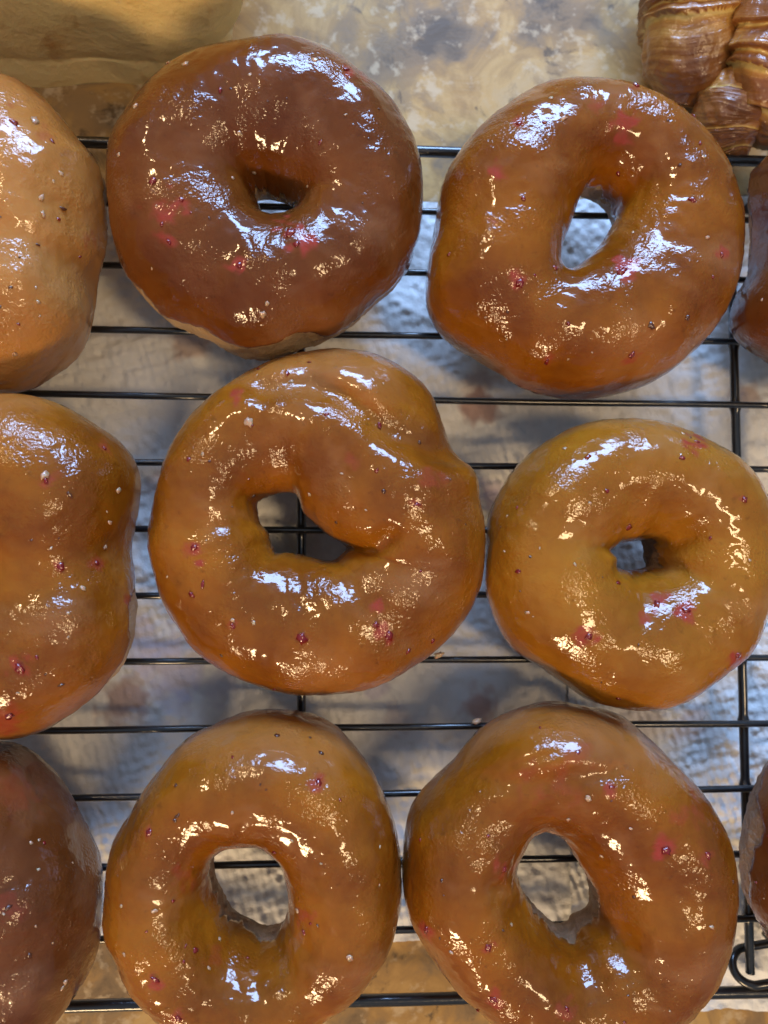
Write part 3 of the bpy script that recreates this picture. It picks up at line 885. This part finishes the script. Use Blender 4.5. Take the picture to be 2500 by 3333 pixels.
lb = at(905, 345, Z_COUNTER)
L, Wd, Hh = 0.24, 0.115, 0.095
nu, nv = 240, 90
V = []
for i in range(nu):
    a = 2 * math.pi * i / nu
    ca, sa = math.cos(a), math.sin(a)
    ex = 0.22
    bx, by = math.copysign(abs(ca) ** ex, ca), math.copysign(abs(sa) ** ex, sa)
    for j in range(nv):
        t = j / (nv - 1)
        ph = -math.pi / 2 + math.pi * t
        rr = max(math.cos(ph), 0.0) ** 0.28 if t > 0.5 or t == 0 else max(max(math.cos(ph), 0.0) ** 0.28, 0.93)
        zz = 0.5 + 0.5 * math.copysign(abs(math.sin(ph)) ** 0.55, math.sin(ph))
        fl = 0.94 + 0.07 * zz
        p = Vector((bx * rr * fl * L / 2, by * rr * (1.0 - 0.22 * zz) * Wd / 2, zz * Hh))
        k = mnoise.noise(p * 28) * 0.0035 + mnoise.noise(p * 75) * 0.0013
        V.append((lb[0] - L / 2 + p.x + bx * k, lb[1] + Wd / 2 + p.y + by * k, Z_COUNTER + max(p.z + k * 0.5 * (zz > 0.1), 0.0)))
loaf = mesh_obj('bread_loaf', V, grid_faces(nu, nv, True, False), loaf_mat())
tag(loaf, 'golden brown loaf of bread at the upper left, behind the rack', 'bread')

# ------------------------------------------------------------------ croissants behind the rack
def croissant_mat():
    m, nt, p = mat('croissant_crust')
    co = objcoord(nt)
    bk = attr(nt, 'bake').outputs['Fac']
    ln = attr(nt, 'along').outputs['Fac']
    n = noise_tex(nt, co, 90, 5, 0.6)
    w = nt.nodes.new('ShaderNodeTexNoise')
    w.noise_dimensions = '2D'
    cmb = nt.nodes.new('ShaderNodeCombineXYZ')
    nt.links.new(math_n(nt, 'MULTIPLY', ln, 60.0), cmb.inputs['X'])
    nt.links.new(math_n(nt, 'MULTIPLY', n, 1.2), cmb.inputs['Y'])
    w.inputs['Scale'].default_value = 1.0
    w.inputs['Detail'].default_value = 4.0
    nt.links.new(cmb.outputs[0], w.inputs['Vector'])
    f = math_n(nt, 'ADD', bk, math_n(nt, 'MULTIPLY', math_n(nt, 'SUBTRACT', n, 0.5), 0.7))
    f = math_n(nt, 'ADD', f, math_n(nt, 'MULTIPLY', math_n(nt, 'SUBTRACT', w.outputs['Fac'], 0.5), 0.45))
    base = ramp(nt, f, [(0.0, (0.66, 0.46, 0.14)), (0.22, (0.46, 0.22, 0.045)), (0.45, (0.27, 0.098, 0.021)), (0.70, (0.16, 0.048, 0.012)), (1.0, (0.08, 0.022, 0.007))])
    nt.links.new(base, p.inputs['Base Color'])
    p.inputs['Roughness'].default_value = 0.38
    p.inputs['Coat Weight'].default_value = 0.7
    p.inputs['Coat Roughness'].default_value = 0.16
    n1 = bump(nt, w.outputs['Fac'], 0.0004)
    n2 = bump(nt, noise_tex(nt, co, 120, 4, 0.6), 0.0013, 1.0, n1)
    nt.links.new(n2, p.inputs['Normal'])
    nt.links.new(n2, p.inputs['Coat Normal'])
    return m

cro_m = croissant_mat()

def croissant_body(name, parent, path, radii, edges, skew, seed, flat=0.85, step=0.0022):
    """one rolled length: rings along a path, stepped where each dough layer ends"""
    path = [Vector(p) for p in path]
    n = 220
    seg = 88
    cum = [0.0]
    for a, b in zip(path[:-1], path[1:]):
        cum.append(cum[-1] + (b - a).length)
    cum = np.array(cum) / cum[-1]
    ts = np.linspace(0, 1, n)
    P = np.stack([np.interp(ts, cum, [p[k] for p in path]) for k in range(3)], -1)
    for _ in range(60):
        P[1:-1] = 0.25 * P[:-2] + 0.5 * P[1:-1] + 0.25 * P[2:]
    rad = np.interp(ts, np.linspace(0, 1, len(radii)), radii)
    V, bake, along = [], [], []
    E_ = np.array(edges)
    for i in range(n):
        t_ = Vector(P[min(i + 1, n - 1)] - P[max(i - 1, 0)]).normalized()
        sd = t_.cross(Vector((0, 0, 1))).normalized()
        up = sd.cross(t_).normalized()
        for k in range(seg):
            an = 2 * math.pi * k / seg
            q = Vector((math.cos(an) * 1.3, math.sin(an) * 1.3, ts[i] * 6 + seed))
            tt = ts[i] + skew * math.cos(an) + 0.05 * math.sin(an) ** 2 + 0.016 * mnoise.noise(q)
            idx = int(np.searchsorted(E_, tt))
            lo_ = E_[idx - 1] if idx > 0 else -0.1
            hi_ = E_[idx] if idx < len(E_) else 1.1
            s = min(max((tt - lo_) / (hi_ - lo_), 0), 1)
            saw = (1 - s) if s > 0.10 else s / 0.10 * 0.9
            pale = max(0.0, 1 - (hi_ - tt) / 0.016)
            r = rad[i] * (1 + 0.05 * mnoise.noise(q * 1.6)) + step * (saw - 0.5) * min(1, rad[i] / 0.008)
            r += 0.0006 * mnoise.noise(q * 4.5)
            V.append(Vector(P[i]) + sd * (math.cos(an) * r) + up * (math.sin(an) * r * flat))
            crest = 0.5 + 0.5 * math.sin(an)
            bake.append(0.11 + 0.50 * min(1, 3 * saw * (1 - saw) + 0.35 * saw) * (0.45 + 0.55 * crest) + (0.10 if s < 0.10 else 0) - 0.34 * pale)
            along.append(tt)
    F = [tuple(f) for f in grid_faces(n, seg, False, True)]
    F.append(tuple(range(seg))[::-1])
    F.append(tuple(range((n - 1) * seg, n * seg)))
    return mesh_obj(name, V, F, cro_m, parent, True, {'bake': bake, 'along': along})

def P3(px, py, z):
    return tuple(at(px, py, z))

k3 = 0.3014
q = lambda X, Y, z: P3(2000 + k3 * X, k3 * Y, z)
cro = empty('croissant', P3(2260, 120, Z_COUNTER))
tag(cro, 'glossy croissant at the upper right, its broad ridged arm left of the darker croissant', 'croissant')
croissant_body('body', cro, [q(690, 1130, -0.006), q(760, 900, -0.003), q(820, 500, 0.0), q(900, 0, 0.002), q(1050, -700, 0.004), q(1500, -1300, 0.004)],
               [0.0055, 0.0125, 0.0152, 0.0160, 0.0165, 0.0165, 0.0162, 0.016, 0.0155, 0.0145, 0.012, 0.004],
               [0.325, 0.372, 0.43, 0.50, 0.58, 0.67, 0.76, 0.86], -0.045, 4.0, 0.9, 0.0030)
cro2 = empty('croissant', P3(2480, 200, Z_COUNTER))
tag(cro2, 'darker croissant in the upper right corner, its curled pale tip resting near the rack', 'croissant')
croissant_body('body', cro2, [q(1720, 1500, -0.004), q(1760, 1150, 0.004), q(1760, 700, 0.010), q(1790, 200, 0.012), q(1850, -400, 0.012), q(2000, -1000, 0.010)],
               [0.006, 0.0115, 0.0138, 0.0142, 0.0142, 0.014, 0.014, 0.0135, 0.012, 0.009, 0.004],
               [0.17, 0.285, 0.315, 0.40, 0.50, 0.60, 0.72, 0.85], 0.035, 9.0, 0.9, 0.0026)
croissant_body('tip', cro2, [q(1420, 760, 0.001), q(1380, 950, 0.003), q(1310, 1220, 0.001), q(1290, 1460, -0.002), q(1330, 1640, -0.004), q(1390, 1720, -0.006)],
               [0.0016, 0.0062, 0.0100, 0.0122, 0.0128, 0.0118, 0.0095, 0.0055, 0.0015],
               [0.12, 0.45, 0.70, 0.88], 0.10, 15.0, 0.8, 0.0014)
